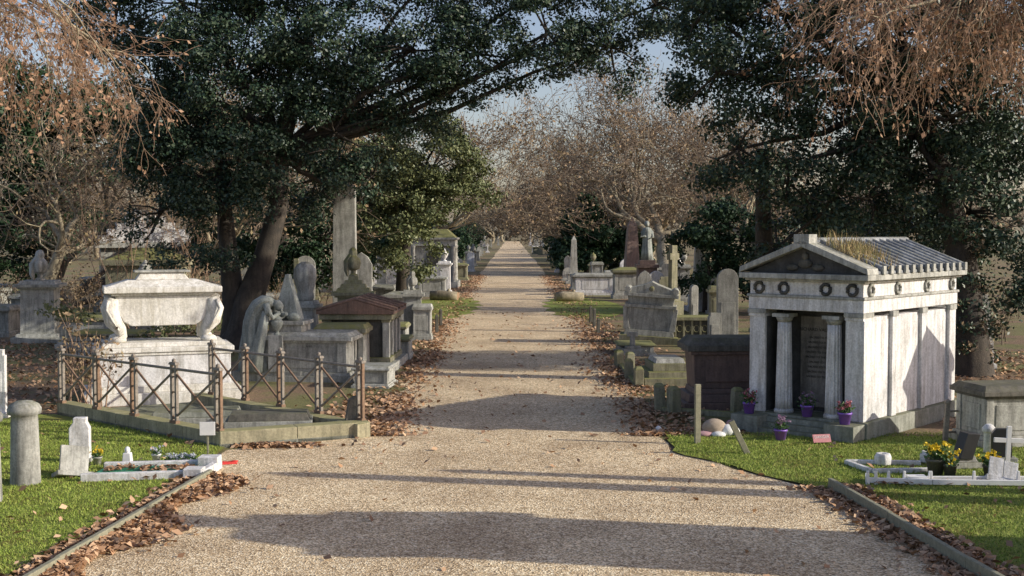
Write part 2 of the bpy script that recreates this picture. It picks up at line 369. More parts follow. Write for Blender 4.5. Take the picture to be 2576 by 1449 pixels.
# fallen leaves
def litter():
    P=[]
    def add(x,y,z=.02): P.append((x,y,z+random.random()*.03))
    for _ in range(27000):
        y=23.3+ (random.random()**1.6)*90; s=random.choice((-1,1))
        if 56<y<73 and random.random()<.7: continue
        e=xl(y) if s<0 else xr(y); cl=.6+.4*math.sin(y*.9+s)*math.sin(y*.37)
        if random.random()>cl: continue
        x=e-s*(-abs(random.gauss(0,.75)) if random.random()<.55 else abs(random.gauss(0,.40))); add(x,y)
    for _ in range(5200):
        y=12.5+random.random()*6.8; t=abs(random.gauss(0,.30))*(.6+.4*math.sin(y*2.1)); add(xl(y)+.05+t,y,.02+max(0,.10-t*.25)*random.random())
    for _ in range(1300): y=12.5+random.random()*6.8; add(xl(y)-.1-abs(random.gauss(0,.16)),y,.06)
    for _ in range(1000): y=12.5+random.random()*6; add(xr(y)-.04-abs(random.gauss(0,.20)),y)
    for _ in range(1500): y=12.5+random.random()*6; add(xr(y)+.1+abs(random.gauss(0,.18)),y,.06)
    for _ in range(160): add(random.uniform(-11,-5.2),random.uniform(13,24),.06)
    for _ in range(180): add(random.uniform(5.3,12),random.uniform(13,23),.06)
    for _ in range(120): y=random.uniform(13,23); add(random.choice((-1,1))*(xr(y)-abs(random.gauss(0,1.6))),y,.012)
    for _ in range(400): y=random.uniform(23,60); add(random.uniform(xl(y),xr(y)),y,.012)
    for _ in range(800): add(-4.5+random.gauss(0,.35),22.1+random.gauss(0,.1)+.1,.015)
    for _ in range(7000): add(random.uniform(9,22),random.uniform(24,40))
    for _ in range(6000): add(random.uniform(-22,-9),random.uniform(26,44))
    return np.array(P)
c=litter(); add_leaves('fallen_leaves',c,.064,M['litter'],np.tile([0,0,1.],(len(c),1)),1.3,.6)
# ------------------------------------------------------------ mausoleum
E=empty('stone_mausoleum',(6.73,22.85,0),math.atan2(.74,.67)); W=2.48; L=4.5
b=B(); b.bx(-.06,L+.22,-.14,W+.14,-.1,.35,'step')
b.bx(-.55,-.06,-.10,.52,-.1,.33,'step').bx(-.55,-.06,W-.52,W+.10,-.1,.33,'step')
for k in range(3): b.bx(-.5+.15*k,-.06,.52,W-.52,-.1+.0,.10+.1*k,'step')
b.done('plinth_and_steps',parent=E)
b=B(); b.bx(0,L,0,.36,.35,2.36,'white').bx(0,L,W-.36,W,.35,2.36,'white').bx(.72,L,.36,W-.36,.35,2.36,'white')
b.done('walls',parent=E,bevel=.008)
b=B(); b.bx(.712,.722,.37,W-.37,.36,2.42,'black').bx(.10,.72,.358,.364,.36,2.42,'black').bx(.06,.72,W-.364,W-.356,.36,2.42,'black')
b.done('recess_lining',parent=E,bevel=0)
b=B(); b.bx(.66,.71,.80,W-.80,.45,2.3,'inner').done('inscription_panel',parent=E)
text('inscription','RICHARD VALPY D.D.',.095,(.652,W/2,2.0),(R(90),0,R(-90)),'letter',E)
for k in range(9): text('inscription_line','SACRED TO THE MEMORY OF'[:14+k%5],.06,(.652,W/2,1.85-.1*k),(R(90),0,R(-90)),'letter',E)
b=B()
for y in (.69,W-.69):
    b.lathe([(.20,.35),(.20,.40),(.18,.43)],.2,y,'white',32)
    b.lathe([(.165-.035*t/8,.43+1.76*t/8) for t in range(9)],.2,y,'white',84,14,.075)
    b.lathe([(.13,2.19),(.16,2.25),(.18,2.30)],.2,y,'pale',24).box(.2,y,2.30,.37,.37,.07,'pale')
b.done('columns',parent=E,bevel=0)
b=B()
for y0,y1 in ((-.03,.38),(W-.38,W+.03)): b.bx(-.04,.42,y0,y1,2.36,2.45,'pale').bx(-.02,.4,y0+.015,y1-.01,2.30,2.36,'white')
for x0 in (1.15,2.55,3.98):
    b.bx(x0,x0+.2 if x0<3.5 else x0+.3,-.075,.0,.35,2.34,'white'); b.bx(x0-.03,x0+.23 if x0<3.5 else x0+.33,-.10,.0,2.34,2.45,'pale')
b.bx(.0,.32,-.03,0,.35,2.30,'white')
b.done('pilasters_and_capitals',parent=E,bevel=.006)
b=B(); b.bx(-.02,L+.02,-.02,W+.02,2.45,2.70,'white').bx(-.05,L+.05,-.05,W+.05,2.70,2.755,'pale').bx(0,L,0,W,2.755,3.03,'white')
b.bx(-.08,L+.08,-.08,W+.08,3.03,3.08,'pale').bx(-.17,L+.17,-.17,W+.17,3.08,3.19,'pale')
b.done('entablature',parent=E)
# wreaths
def wreath(b,c,ax,mat='dark'):
    pts=[]
    for k in range(17):
        a=2*math.pi*k/16; q=(.10*math.cos(a),.10*math.sin(a))
        pts.append((c[0]-.02,c[1]+q[0],c[2]+q[1]) if ax=='x' else (c[0]+q[0],c[1]-.02,c[2]+q[1]))
    b.tube(pts,[.032*(1+.25*(k%2)) for k in range(17)],mat,6)
b=B()
for y in (.22,.78,1.7,2.26): wreath(b,(0,y,2.89),'x','black' if y<1.8 else 'dark')
for x in (.3,1.5,2.9,4.2): wreath(b,(x,0,2.89),'y','grey')
b.done('wreaths',parent=E,bevel=0)
# pediment and roof
zr=3.80; ze=3.19; hw=W/2+.17
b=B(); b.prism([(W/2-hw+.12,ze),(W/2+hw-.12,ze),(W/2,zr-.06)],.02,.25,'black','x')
for s in (-1,1):
    y0=W/2+s*hw; b.prism([(y0,ze+.0),(y0-s*.02,ze+.12),(W/2,zr+.06),(W/2,zr-.08)],-.17,.3,'pale','x')
b.box(.0,W/2,zr-.03,.34,.34,.2,'pale')
b.ball(.0,W/2,ze+.2,.05,.16,.1,'dark').ball(.0,W/2-.28,ze+.12,.05,.14,.07,'dark').ball(.0,W/2+.28,ze+.12,.05,.14,.07,'dark').ball(-.0,W/2,ze+.34,.05,.08,.08,'dark')
b.done('pediment',parent=E)
b=B()
for s in (-1,1):
    y0=W/2+s*(hw-.02); b.prism([(y0,ze),(y0,ze+.06),(W/2,zr),(W/2,zr-.3)],.3,L+.17,'roof','x')
    for k in range(13):
        x=.5+k*.335; b.tube([(x,y0+s*.03,ze+.09),(x,W/2,zr+.04)],[.065,.06],'roof',8)
        b.box(x,y0+s*.03,ze+.0,.13,.05,.17,'pale')
b.tube([(.3,W/2,zr+.02),(L+.17,W/2,zr+.02)],.09,'roof',8)
b.done('roof',parent=E)
n=900; p=np.column_stack([rng.uniform(.2,1.6,n),rng.normal(.55,.28,n)]); z=ze+.1+(zr-ze)*np.clip(1-np.abs(p[:,1]-W/2)/hw,0,1)
cc=np.column_stack([p,z]); s=unit(rng.normal(size=(n,3)))*[.008,.008,0]; tip=cc+np.column_stack([rng.normal(size=n)*.06,rng.normal(size=n)*.06,.08+.22*rng.random(n)])
o=mesh_np('roof_grass',np.stack([cc-s,cc+s,tip],1).reshape(-1,3),np.arange(n*3).reshape(-1,3),M['dry']); o.parent=E
# flower pots
def flowerpot(x,y,z,fl,sc=1.0,pot='purple',name='flower_pot'):
    e=empty(name,(x,y,z))
    B().lathe([(.08*sc,0),(.11*sc,.17*sc),(.12*sc,.17*sc),(.12*sc,.2*sc),(.10*sc,.2*sc),(.09*sc,.17*sc)],0,0,pot,18).done('pot',bevel=0,parent=e)
    c=rng.normal(size=(160,3))*[.06*sc,.06*sc,.05*sc]+[0,0,.26*sc]; par(add_leaves('stems',c,.03*sc,M['stem']),e)
    c=rng.normal(size=(26,3))*[.065*sc,.065*sc,.045*sc]+[0,0,.33*sc]; c=np.repeat(c,9,0)+rng.normal(size=(234,3))*.013*sc
    par(add_leaves('petals',c,.018*sc,M[fl],asp=.8),e); return e
def ml(x,y): # mausoleum local to world
    ux,uy=.671,.741; return 6.73+x*ux-y*uy,22.85+x*uy+y*ux
for (lx,ly,z,f) in ((-.3,.2,.33,'pflower'),(-.02,1.15,.35,'vflower'),(-.3,2.3,.33,'pflower')):
    X,Y=ml(lx,ly); flowerpot(X,Y,z,f,1.15)
flowerpot(5.15,22.75,.02,'vflower',1.1)
b=B(); b.box(0,0,0,.36,.02,.16,'pinksign'); o=b.done('danger_sign',(5.85,22.35,.05),R(12),(R(-25),0),.002)
text('lettering','DANGER',.075,(0,-.013,.08),(R(90),0,0),'letterw',o)
# ------------------------------------------------------------ tomb types
def chest(name,x,y,w,d,h,rz=0,mat='grey',lid=None,base=None,panels=True,tilt=None,lidstyle=0):
    b=B(); lid=lid or mat; base=base or mat
    b.box(0,0,-.08,w,d,.08+h*.12,base); b.box(0,0,h*.12,w*.94,d*.9,h*.07,base,.98)
    b.box(0,0,h*.19,w*.84,d*.76,h*.60,mat)
    if panels:
        for sx in (-1,1):
            for sy in (-1,1): b.box(sx*w*.385,sy*d*.345,h*.19,w*.10,d*.12,h*.6,mat)
        b.box(0,-d*.385,h*.27,w*.6,.02,h*.42,mat); b.box(w*.425,0,h*.27,.02,d*.45,h*.42,mat); b.box(-w*.425,0,h*.27,.02,d*.45,h*.42,mat)
    b.box(0,0,h*.79,w*.9,d*.84,h*.05,lid); b.box(0,0,h*.84,w,d*.96,h*.08,lid); b.box(0,0,h*.92,w*.97,d*.93,h*.08,lid,.9 if lidstyle==0 else .5,.8 if lidstyle==0 else .25)
    return b.done(name,(x,y,0),rz,tilt or (random.uniform(-.012,.012),random.uniform(-.012,.012)))
def headstone(name,x,y,w,h,rz=0,mat='grey',style=0,t=.12):
    b=B(); b.box(0,0,-.05,w*1.25,t*2.6,.2,mat); n=10
    if style==0: top=[(w/2*math.cos(a),h-w/2+w/2*math.sin(a)) for a in [math.pi*k/n for k in range(n+1)]]
    elif style==1: top=[(w/2,h-w*.55),(w*.3,h-w*.2),(0,h),(-w*.3,h-w*.2),(-w/2,h-w*.55)]
    else: top=[(w/2,h-.12),(w*.42,h-.12),(w*.42,h),(-w*.42,h),(-w*.42,h-.12),(-w/2,h-.12)]
    b.prism([(-w/2,.12),(w/2,.12)]+top,-t/2,t/2,mat); b.box(0,-t/2-.008,.35,w*.7,.02,h*.45,mat)
    return b.done(name,(x,y,0),rz,(random.uniform(-.05,.05),random.uniform(-.04,.04)))
def cross(name,x,y,h,rz=0,mat='moss',ped=.35,t=.16,arm=.28):
    b=B(); b.box(0,0,-.05,.9,.7,ped*.4+.05,mat); b.box(0,0,ped*.4,.7,.52,ped*.35,mat); b.box(0,0,ped*.75,.5,.36,ped*.25,mat)
    b.box(0,0,ped,t*1.25,t,h-ped,mat,.85,1); ah=h-.32*(h-ped); aw=(h-ped)*arm
    b.box(-aw/2-t*.4,0,ah,aw,t-.006,t*1.1,mat); b.box(aw/2+t*.4,0,ah,aw,t-.006,t*1.1,mat)
    return b.done(name,(x,y,0),rz,(random.uniform(-.02,.02),random.uniform(-.02,.02)))
def urnprof(z,s): return [(.16*s,z),(.16*s,z+.05*s),(.07*s,z+.09*s),(.07*s,z+.16*s),(.17*s,z+.26*s),(.26*s,z+.45*s),(.27*s,z+.56*s),(.2*s,z+.63*s),(.22*s,z+.67*s),(.2*s,z+.72*s),(.08*s,z+.8*s),(.05*s,z+.87*s),(.02*s,z+.9*s)]
def pedestal(name,x,y,w,h,s=1,rz=0,mat='pale',draped=False,steps=2,uh=None):
    b=B(); b.box(0,0,-.06,w*1.3,w*1.3,.26,mat); b.box(0,0,.2,w*1.12,w*1.12,.12,mat,.94); b.box(0,0,.32,w*.88,w*.88,h-.62,mat,.97)
    b.box(0,-w*.435,.45,w*.6,.02,h-.95,mat)
    b.box(0,0,h-.3,w,w,.07,mat); b.box(0,0,h-.23,w*1.18,w*1.18,.1,mat); 
    z=h-.13
    for k in range(steps): b.box(0,0,z,w*(.95-.22*k),w*(.95-.22*k),.13,mat,.92); z+=.13
    if draped=='full':
        b.lathe([(.2*s,z),(.24*s,z+.1*s),(.22*s,z+.25*s),(.28*s,z+.45*s),(.33*s,z+.68*s),(.31*s,z+.88*s),(.22*s,z+1.02*s),(.10*s,z+1.09*s),(.03*s,z+1.1*s)],0,0,mat,40,7,.06,1,.8)
    elif draped:
        b.lathe([(.15*s,z),(.15*s,z+.06*s),(.08*s,z+.1*s),(.09*s,z+.2*s),(.22*s,z+.28*s),(.27*s,z+.46*s),(.24*s,z+.62*s),(.13*s,z+.74*s),(.15*s,z+.86*s),(.11*s,z+.97*s),(.04*s,z+1.02*s)],0,0,mat,36,5,.07)
        b.loft([(-.2*s,-.12*s,z+.0*s,.03,.03,0),(-.24*s,-.12*s,z+.2*s,.08*s,.1*s,0),(-.2*s,-.08*s,z+.55*s,.13*s,.12*s,0),(-.05*s,0,z+.80*s,.1*s,.1*s,0)],mat,18,4,.14)
    else: b.lathe(urnprof(z,s),0,0,mat,22)
    return b.done(name,(x,y,0),rz,(random.uniform(-.015,.015),random.uniform(-.02,.02)))
def obelisk(name,x,y,w,h,rz=0,mat='grey',taper=.7,ped=None,point=True):
    b=B(); p=ped if ped is not None else h*.22
    b.box(0,0,-.06,w*2.1,w*2.1,.3,mat); b.box(0,0,.24,w*1.6,w*1.6,p-.3,mat,.96); b.box(0,0,p-.06,w*1.75,w*1.75,.08,mat)
    b.box(0,0,p+.02,w,w,h-p-(w*.6 if point else 0),mat,taper)
    if point: b.box(0,0,h+.02-w*.6,w*taper,w*taper,w*.6,mat,.03)
    return b.done(name,(x,y,0),rz,(random.uniform(-.006,.006),random.uniform(-.006,.006)))
# ------------------------------------------------------------ lion-footed sarcophagus
e=empty('lion_paw_sarcophagus',(-8.45,28.8,0),R(20)); e.scale=(1.03,1.03,1.07)
b=B(); b.box(0,0,-.05,3.5,2.1,.3,'marble').box(0,0,.25,3.2,1.8,.14,'marble').box(0,0,.39,2.95,1.55,.66,'white').box(0,0,1.05,3.02,1.62,.07,'marble').box(0,0,1.12,3.1,1.7,.10,'marble').box(0,0,1.22,2.7,1.3,.1,'marble')
b.done('pedestal',parent=e)
b=B(); prof=[(-.88,1.78),(-1.0,2.0),(-1.06,2.35),(1.06,2.35),(1.0,2.0),(.88,1.78),(.7,1.68),(-.7,1.68)]
b.prism(prof,-.5,.5,'marble'); b.box(0,0,2.35,2.3,1.14,.06,'marble').box(0,0,2.41,2.62,1.34,.14,'marble')
b.box(0,0,2.55,2.5,1.24,.14,'marble',.62,.6); b.box(0,0,2.69,1.2,.6,.16,'marble',.8,.8); b.box(0,0,2.85,1.25,.62,.05,'pale')
for sx in (-1,1):
    b.prism([(sx*1.06,2.34),(sx*1.3,2.34),(sx*1.25,2.15),(sx*1.0,2.1)],-.35,.35,'marble')
b.done('coffin_and_lid',parent=e,bevel=.02)
b=B()
for sx in (-1,1):
    for sy in (-.42,.42):
        pts=[(sx*1.10,sy,2.3),(sx*1.17,sy,2.05),(sx*1.1,sy,1.8),(sx*.95,sy,1.6),(sx*.9,sy,1.45),(sx*.97,sy,1.36)]
        b.tube(pts,[.14,.20,.20,.14,.10,.14],'marble',12)
        b.ball(sx*1.0,sy-(.05 if sy<0 else -.05),1.38,.19,.18,.085,'marble')
        for q in (-.09,-.03,.03,.09): b.ball(sx*1.13,sy+q,1.35,.07,.032,.045,'marble',1)
        for q in (-.1,0,.1): b.tube([(sx*1.2+q*.2,sy-.18+abs(q)*.2,2.25),(sx*1.25,sy-.18+q,2.05),(sx*1.12,sy-.17+q*.8,1.8),(sx*.98,sy-.12+q*.5,1.6)],.03,'marble',6)
b.done('lion_legs',parent=e,bevel=0)
# ------------------------------------------------------------ fenced plot
PA=(-5.43,22.05);PB=(-2.77,23.25);PC=(-10.0,26.1);PD=(-7.2,27.7)
b=B(); i=b.mi('kerb')
def slab(b,pts,z0,z1,mat):
    i=b.mi(mat); lo=[b.v(x,y,z0) for x,y in pts]; up=[b.v(x,y,z1) for x,y in pts]; n=len(pts)
    b.f(lo[::-1],i); b.f(up,i)
    for k in range(n): b.f([lo[k],lo[(k+1)%n],up[(k+1)%n],up[k]],i)
def strip(b,p,q,w,z0,z1,mat,off=0):
    dx,dy=q[0]-p[0],q[1]-p[1]; L=math.hypot(dx,dy); a=math.atan2(dy,dx); n=max(1,int(L/1.1))
    for k in range(n):
        t=(k+.5)/n; b.box(p[0]+dx*t-math.sin(a)*off,p[1]+dy*t+math.cos(a)*off,z0,L/n-.008,w,z1-z0,mat,rz=a)
slab(b,[PA,PB,PD,PC],-.02,.08,'step')
strip(b,PA,PB,.36,-.05,.30,'kerb',.18); strip(b,PA,PC,.32,-.05,.285,'kerb',-.16); strip(b,PB,PD,.32,-.05,.285,'kerb',.16)
b.done('plot_kerb')
b=B(); 
def fence_run(b,p,q,n,h=1.15,z=.28):
    for k in range(n+1):
        t=k/n; x=lerp(p[0],q[0],t); y=lerp(p[1],q[1],t); a=math.atan2(q[1]-p[1],q[0]-p[0])
        for s in (-.075,.075): b.box(x+s*math.cos(a),y+s*math.sin(a),z,.06,.06,h,'rust' if (k+(s>0))%3==0 else 'iron',rz=a)
        b.box(x,y,z+h,.25,.11,.05,'iron',.8,rz=a); b.ball(x,y,z+h+.08,.05,.05,.05,'iron',1)
        b.box(x,y,z,.22,.10,.06,'rust',rz=a)
        for zz in (.3,.6,.9): b.box(x,y,z+zz,.1,.03,.03,'rust',rz=a)
        if k<n:
            x2=lerp(p[0],q[0],(k+1)/n); y2=lerp(p[1],q[1],(k+1)/n)
            b.tube([(x,y,z+.10),(x2,y2,z+h-.12)],.026,'rust',6); b.tube([(x,y,z+h-.12),(x2,y2,z+.10)],.026,'iron',6)
            b.tube([(x,y,z+h-.08),(x2,y2,z+h-.08)],.03,'iron',6)
            mx,my=(x+x2)/2,(y+y2)/2; b.ball(mx,my,z+h/2,.05,.05,.05,'rust',1)
fence_run(b,(-5.5,22.25),(-9.85,26.0),4)
b.done('iron_fence',bevel=.004)
b=B(); fence_run(b,(-3.0,23.5),(-6.9,27.35),4); b.done('iron_fence',bevel=.004)
b=B(); b.box(0,0,-.05,1.7,.85,.22,'grey').box(0,0,.17,1.6,.76,.14,'dark',.93,.86); b.done('ledger_stone',(-4.85,23.75,.12),R(8))
b=B(); b.box(0,0,-.05,1.9,1.0,.12,'grey').box(0,0,.07,1.75,.85,.12,'step',.95); b.done('ledger_stone',(-6.6,24.9,.12),R(8))
b=B(); b.prism([(-.11,0),(.13,0),(.12,.36),(.05,.5),(-.08,.42)],-.06,.06,'dark'); b.done('broken_stone',(-3.2,23.55,.28),R(20),(0,.1))
# ------------------------------------------------------------ weeping figure tomb
chest('inscribed_chest_tomb',-5.5,32.6,2.6,1.5,1.32,R(-6),'grey','pale')
text('tomb_lettering','ALSO',.07,(-5.45,31.975,.93),(R(90),0,R(-6)),'letter')
e=empty('weeping_figure_monument',(-6.9,32.6,0),R(-6)); e.scale=(1,1,1.04)
b=B(); b.box(.35,.1,-.05,1.9,1.3,.3,'grey').box(.8,.15,.25,.95,.95,1.2,'pale',.95).box(.8,.15,1.45,1.05,1.05,.1,'pale')
b.box(.72,.3,1.55,.75,.5,1.2,'statue',.12,.5); b.ball(.55,-.05,1.68,.22,.2,.14,'statue').ball(.95,.0,1.64,.2,.2,.12,'statue')
b.lathe(urnprof(1.2,.62),.62,-.42,'statue',18); b.box(.62,-.42,.25,.4,.4,.95,'pale')
b.done('stele_and_pedestal',parent=e)
b=B()
b.loft([(-.02,-.3,.24,.46,.40,0),(-.03,-.3,.5,.40,.34,0),(-.05,-.3,.9,.33,.29,0),(-.08,-.3,1.25,.28,.26,.05),(-.08,-.3,1.5,.25,.23,.15),(-.02,-.3,1.72,.24,.22,.4),(.10,-.3,1.92,.23,.25,.7),(.26,-.3,2.04,.20,.27,1.05),(.42,-.3,2.06,.14,.20,1.3),(.52,-.31,2.02,.08,.09,1.5)],'statue',40,11,.08)
b.ball(.63,-.32,1.94,.14,.11,.13,'statue').ball(.59,-.31,1.99,.145,.13,.12,'statue').ball(.50,-.31,2.06,.07,.07,.06,'statue').ball(.71,-.34,1.86,.05,.05,.07,'statue')
b.tube([(.34,-.5,2.0),(.42,-.56,1.78),(.55,-.55,1.66),(.72,-.48,1.78)],[.10,.09,.065,.045],'statue',10)
b.tube([(.36,-.12,2.0),(.5,-.1,1.75),(.7,-.2,1.70),(.85,-.3,1.74)],[.09,.085,.06,.045],'statue',10)
for q in range(4): b.tube([(.72,-.48+.02*q,1.78),(.75,-.47+.022*q,1.83),(.75,-.45+.02*q,1.87)],[.014,.013,.01],'statue',5)
b.loft([(.02,-.62,.26,.2,.14,0),(.12,-.58,.8,.16,.12,0),(.24,-.55,1.3,.13,.1,0),(.34,-.52,1.8,.09,.08,.3)],'statue',24,5,.14)
b.loft([(-.38,-.15,.26,.16,.16,0),(-.36,-.2,.8,.14,.14,0),(-.28,-.25,1.3,.1,.12,0)],'statue',24,5,.12)
b.done('draped_figure',parent=e,bevel=0)
# slab roofed tomb
b=B(); b.box(0,0,-.05,2.3,3.0,.3,'pale').box(0,0,.25,2.0,2.7,.15,'moss').box(0,0,.4,1.6,2.3,1.1,'dark')
for sx in (-1,1):
    for y in (-1.15,-.4,.4,1.15): b.box(sx*.86,y,.4,.2,.2,1.1,'pale').box(sx*.86,y,1.42,.26,.26,.08,'moss')
b.box(0,0,1.5,2.1,2.75,.16,'moss'); b.prism([(-1.12,1.66),(-1.12,1.74),(0,2.06),(1.12,1.74),(1.12,1.66)],-1.45,1.45,'roofred')
for y in (-1.4,-.7,0,.7,1.4):
    for sx in (-1,1): b.tube([(sx*1.13,y,1.78),(0,y,2.1)],.05,'roofred',6)
b.done('canopied_tomb',(-4.45,35.6,0),R(-2))
chest('chest_tomb',-4.75,33.6,1.5,1.2,1.45,R(-3),'pale','moss')
chest('chest_tomb',-3.6,31.2,1.0,1.3,.55,R(-5),'pale','pale')
obelisk('tall_stone_pylon',-6.3,45,.88,5.75,R(4),'grey',.9,1.0,False)
pedestal('draped_urn_monument',-5.3,40,1.2,2.15,.95,R(5),'moss',True,4)
pedestal('shrouded_urn_monument',-7.0,40.5,.8,1.7,1.2,R(-8),'pale','full',1)
cross('stone_cross',-7.45,41.5,3.1,R(8),'moss',arm=.12)
headstone('headstone',-6.75,48,.8,2.9,0,'pale',1); headstone('headstone',-6.2,49,.9,3.2,0,'pale',1); headstone('headstone',-8.2,47,.8,3.1,.1,'grey',0)
pedestal('draped_urn_monument',-3.75,45,.75,1.85,.7,R(3),'grey',True,1)
chest('square_tomb',-3.35,44.5,.75,.8,1.35,0,'pale','pale'); chest('square_tomb',-4.6,49,1.3,1.3,1.6,0,'pale','grey',lidstyle=1)
chest('chest_tomb',-4.0,41,.9,1.8,.9,0,'pale','moss'); chest('chest_tomb',-3.6,38.2,.8,1.6,.7,0,'pale','moss')
for (x,y,h) in ((-3.05,51,.7),(-3.0,47.5,.7),(3.45,50,.8),(3.5,53,.7),(3.4,47,.6)):
    B().box(0,0,-.05,.13,.13,h,'dark',.9).box(0,0,h-.05,.15,.15,.1,'dark',.3).done('short_post',(x,y,0),.2)
# big mausoleum further left
e=empty('classical_mausoleum',(-5.7,88,0))
b=B(); b.box(0,0,-.05,3.6,4.2,.5,'pale').box(0,0,.45,2.7,3.3,2.6,'pale').box(0,0,3.05,3.2,3.8,.45,'pale').box(0,0,3.5,3.5,4.1,.15,'grey').box(0,0,3.65,3.2,3.8,.6,'moss',.6)
b.box(0,-1.68,.6,.9,.06,1.9,'dark')
for sx in (-1,1):
    for y in (-1.8,1.8): b.lathe([(.2,.45),(.17,.6),(.15,2.85),(.22,3.05)],sx*1.45,y,'pale',14)
b.done('body',parent=e)
for s,x,y in ((-1,-4.0,70.5),(1,3.35,69.5)):
    b=B(); b.tube([(-.85,0,.28),(-.3,.03,.3),(.35,-.02,.27),(.8,.02,.26)],[.27,.3,.29,.26],'barkp',14); b.tube([(.8,.02,.26),(.815,.02,.26)],[.24,.24],'logend',14); b.tube([(.2,0,.5),(.3,0,.68)],[.1,.07],'barkp',8)
    b.done('fallen_log',(x,y,0),R(12*s),bevel=0)
for (x,y,w,d,h,m,ls) in ((-5.0,75,1.9,1.2,1.3,'pale',1),(-6.6,62,1.2,2,1.3,'grey',0),(-7.5,58,1.4,1.4,1.9,'pale',1)): chest('chest_tomb',x,y,w,d,h,0,m,m,lidstyle=ls)
# far left group
pedestal('urn_pedestal',-17.4,44,1.35,2.25,1.1,R(10),'pale',True,1)
chest('chest_tomb',-14.9,42,2.0,1.6,1.15,R(8),'pale','moss')
b=B(); b.box(0,0,-.05,5,5,3.2,'pale').box(0,0,3.15,5.6,5.6,.3,'pale')
for k in range(5): b.box(0,0,3.45+.38*k,5.2-1.0*k,5.2-1.0*k,.38,'white')
b.done('stepped_pyramid_mausoleum',(-21.5,70,0),R(20))
b=B(); b.box(0,0,0,3.2,2.2,2.6,'moss').box(0,0,2.6,3.6,2.6,.25,'moss').box(0,0,2.85,3.2,2.2,.5,'moss',.3); b.done('mossy_tomb',(-15.8,52,0),R(5))
pedestal('urn_pedestal',-15.0,49,.9,1.9,1.1,0,'pale',False,1)
b=B()
for k in range(17): b.tube([(k*.13,0,0),(k*.13,0,.75)],.012,'ironblack',5); b.ball(k*.13,0,.78,.02,.02,.05,'ironblack',1)
b.tube([(-.05,0,.62),(2.15,0,.62)],.014,'ironblack',5); b.tube([(-.05,0,.12),(2.15,0,.12)],.014,'ironblack',5)
b.done('spiked_railing',(-13.9,37.0,.0),R(3),bevel=0)
chest('low_tomb',-13.0,38.6,2.2,1.3,.85,0,'pale','moss')
headstone('headstone',-11.15,25.6,.5,1.5,0,'white',2)
# ------------------------------------------------------------ left lawn graves
for (x,y,h) in ((-7.72,18.8,1.12),(-7.78,17.5,1.2)):
    B().lathe([(.24,-.05),(.23,.05),(.205,h-.1),(.20,h),(.25,h+.02),(.26,h+.1),(.22,h+.17),(.13,h+.22),(.03,h+.235)],0,0,'grey',28).done('stone_bollard',(x,y,0),bevel=0)
b=B(); b.prism([(-.17,.03),(.17,.03),(.17,.62),(.12,.72),(.12,.80),(-.10,.80),(-.10,.72),(-.17,.62)],-.09,.09,'white').box(0,0,0,.42,.3,.1,'pale'); b.done('small_headstone',(-7.5,20.6,0),R(8))
b=B(); b.box(0,0,.06,.46,.06,.46,'pale').box(0,.03,0,.58,.36,.08,'pale'); b.done('tilted_tablet',(-7.15,19.3,.02),R(35),(R(-20),R(10)))
b=B()
for (x0,y0,x1,y1) in ((-6.9,18.95,-5.05,19.25),(-6.85,19.9,-4.98,20.15),(-5.05,19.25,-4.98,20.15)): strip(b,(x0,y0),(x1,y1),.12,0,.15,'white')
slab(b,[(-6.8,19.05),(-5.1,19.32),(-5.05,20.05),(-6.8,19.82)],0,.09,'greenchip')
b.box(-5.1,20.0,0,.34,.3,.24,'white').box(-5.15,19.2,0,.3,.28,.2,'white'); b.done('kerbed_grave')
c=np.column_stack([rng.uniform(-6.7,-5.2,170),rng.uniform(19.4,19.8,170),np.full(170,.12)]); add_leaves('grave_leaves',c,.06,M['litter'],np.tile([0,0,1.],(170,1)),1.4)
flowerpot(-6.15,20.5,.04,'wflower',.7,'paintw'); flowerpot(-7.1,20.3,.03,'yflower',.7,'pale')
B().box(0,0,0,.16,.14,.2,'paintw',.8).ball(0,0,.24,.05,.05,.07,'paintw').done('grave_ornament',(-6.6,20.35,.03))
for q in range(4): flowerpot(-5.9+.13*q,20.45,-.05,'wflower',.6,'pale','flower_posy')
e=B(); e.box(0,0,-.05,.035,.03,.5,'wood').box(0,-.025,.38,.27,.02,.24,'paintw'); e.done('grave_marker_sign',(-5.45,21.25,0),R(4),bevel=.003)
B().box(0,0,0,.3,.14,.035,'red',.8).ball(.1,.03,.03,.08,.06,.02,'red',1).ball(-.1,.0,.03,.08,.05,.02,'red',1).done('red_wreath_scrap',(-4.9,20.5,.01),R(20),bevel=.005)
# ------------------------------------------------------------ right side tombs
b=B(); b.box(0,0,-.05,2.3,1.5,.2,'pink').box(0,0,.15,2.1,1.3,.18,'pink',.96).box(0,0,.33,1.8,1.05,.12,'pink',.96)
b.box(0,0,.45,1.7,.95,.78,'pink',1.06).box(0,0,1.23,1.95,1.15,.08,'pink').box(0,0,1.31,2.12,1.28,.14,'dark').box(0,0,1.45,2.08,1.24,.16,'dark',.86,.7)
b.box(0,-.50,.6,1.25,.03,.5,'pink'); b.done('red_granite_tomb',(5.0,27.6,0),R(3),bevel=.02)
b=B()
for k in range(3): b.box(0,0,-.05+.2*k if k else -.05,1.5-.28*k,2.0-.35*k,.25 if k==0 else .2,'moss')
b.box(0,0,.55,.8,1.2,.12,'pale',.9); b.done('stepped_tomb',(4.15,32,0),R(3))
for (x,y,h,r) in ((3.32,26.6,.62,0),(3.58,26.2,.6,.5),(4.9,25.9,.62,.2),(3.2,32.5,.55,0),(3.35,33.8,.6,.2),(3.3,31,.5,.1),(3.2,35.5,.5,.3)):
    B().box(0,0,-.05,.24,.24,h,'moss',.95).box(0,0,h-.05,.24,.24,.07,'moss',.55).done('mossy_kerb_post',(x,y,0),r,(random.uniform(-.06,.06),random.uniform(-.06,.06)))
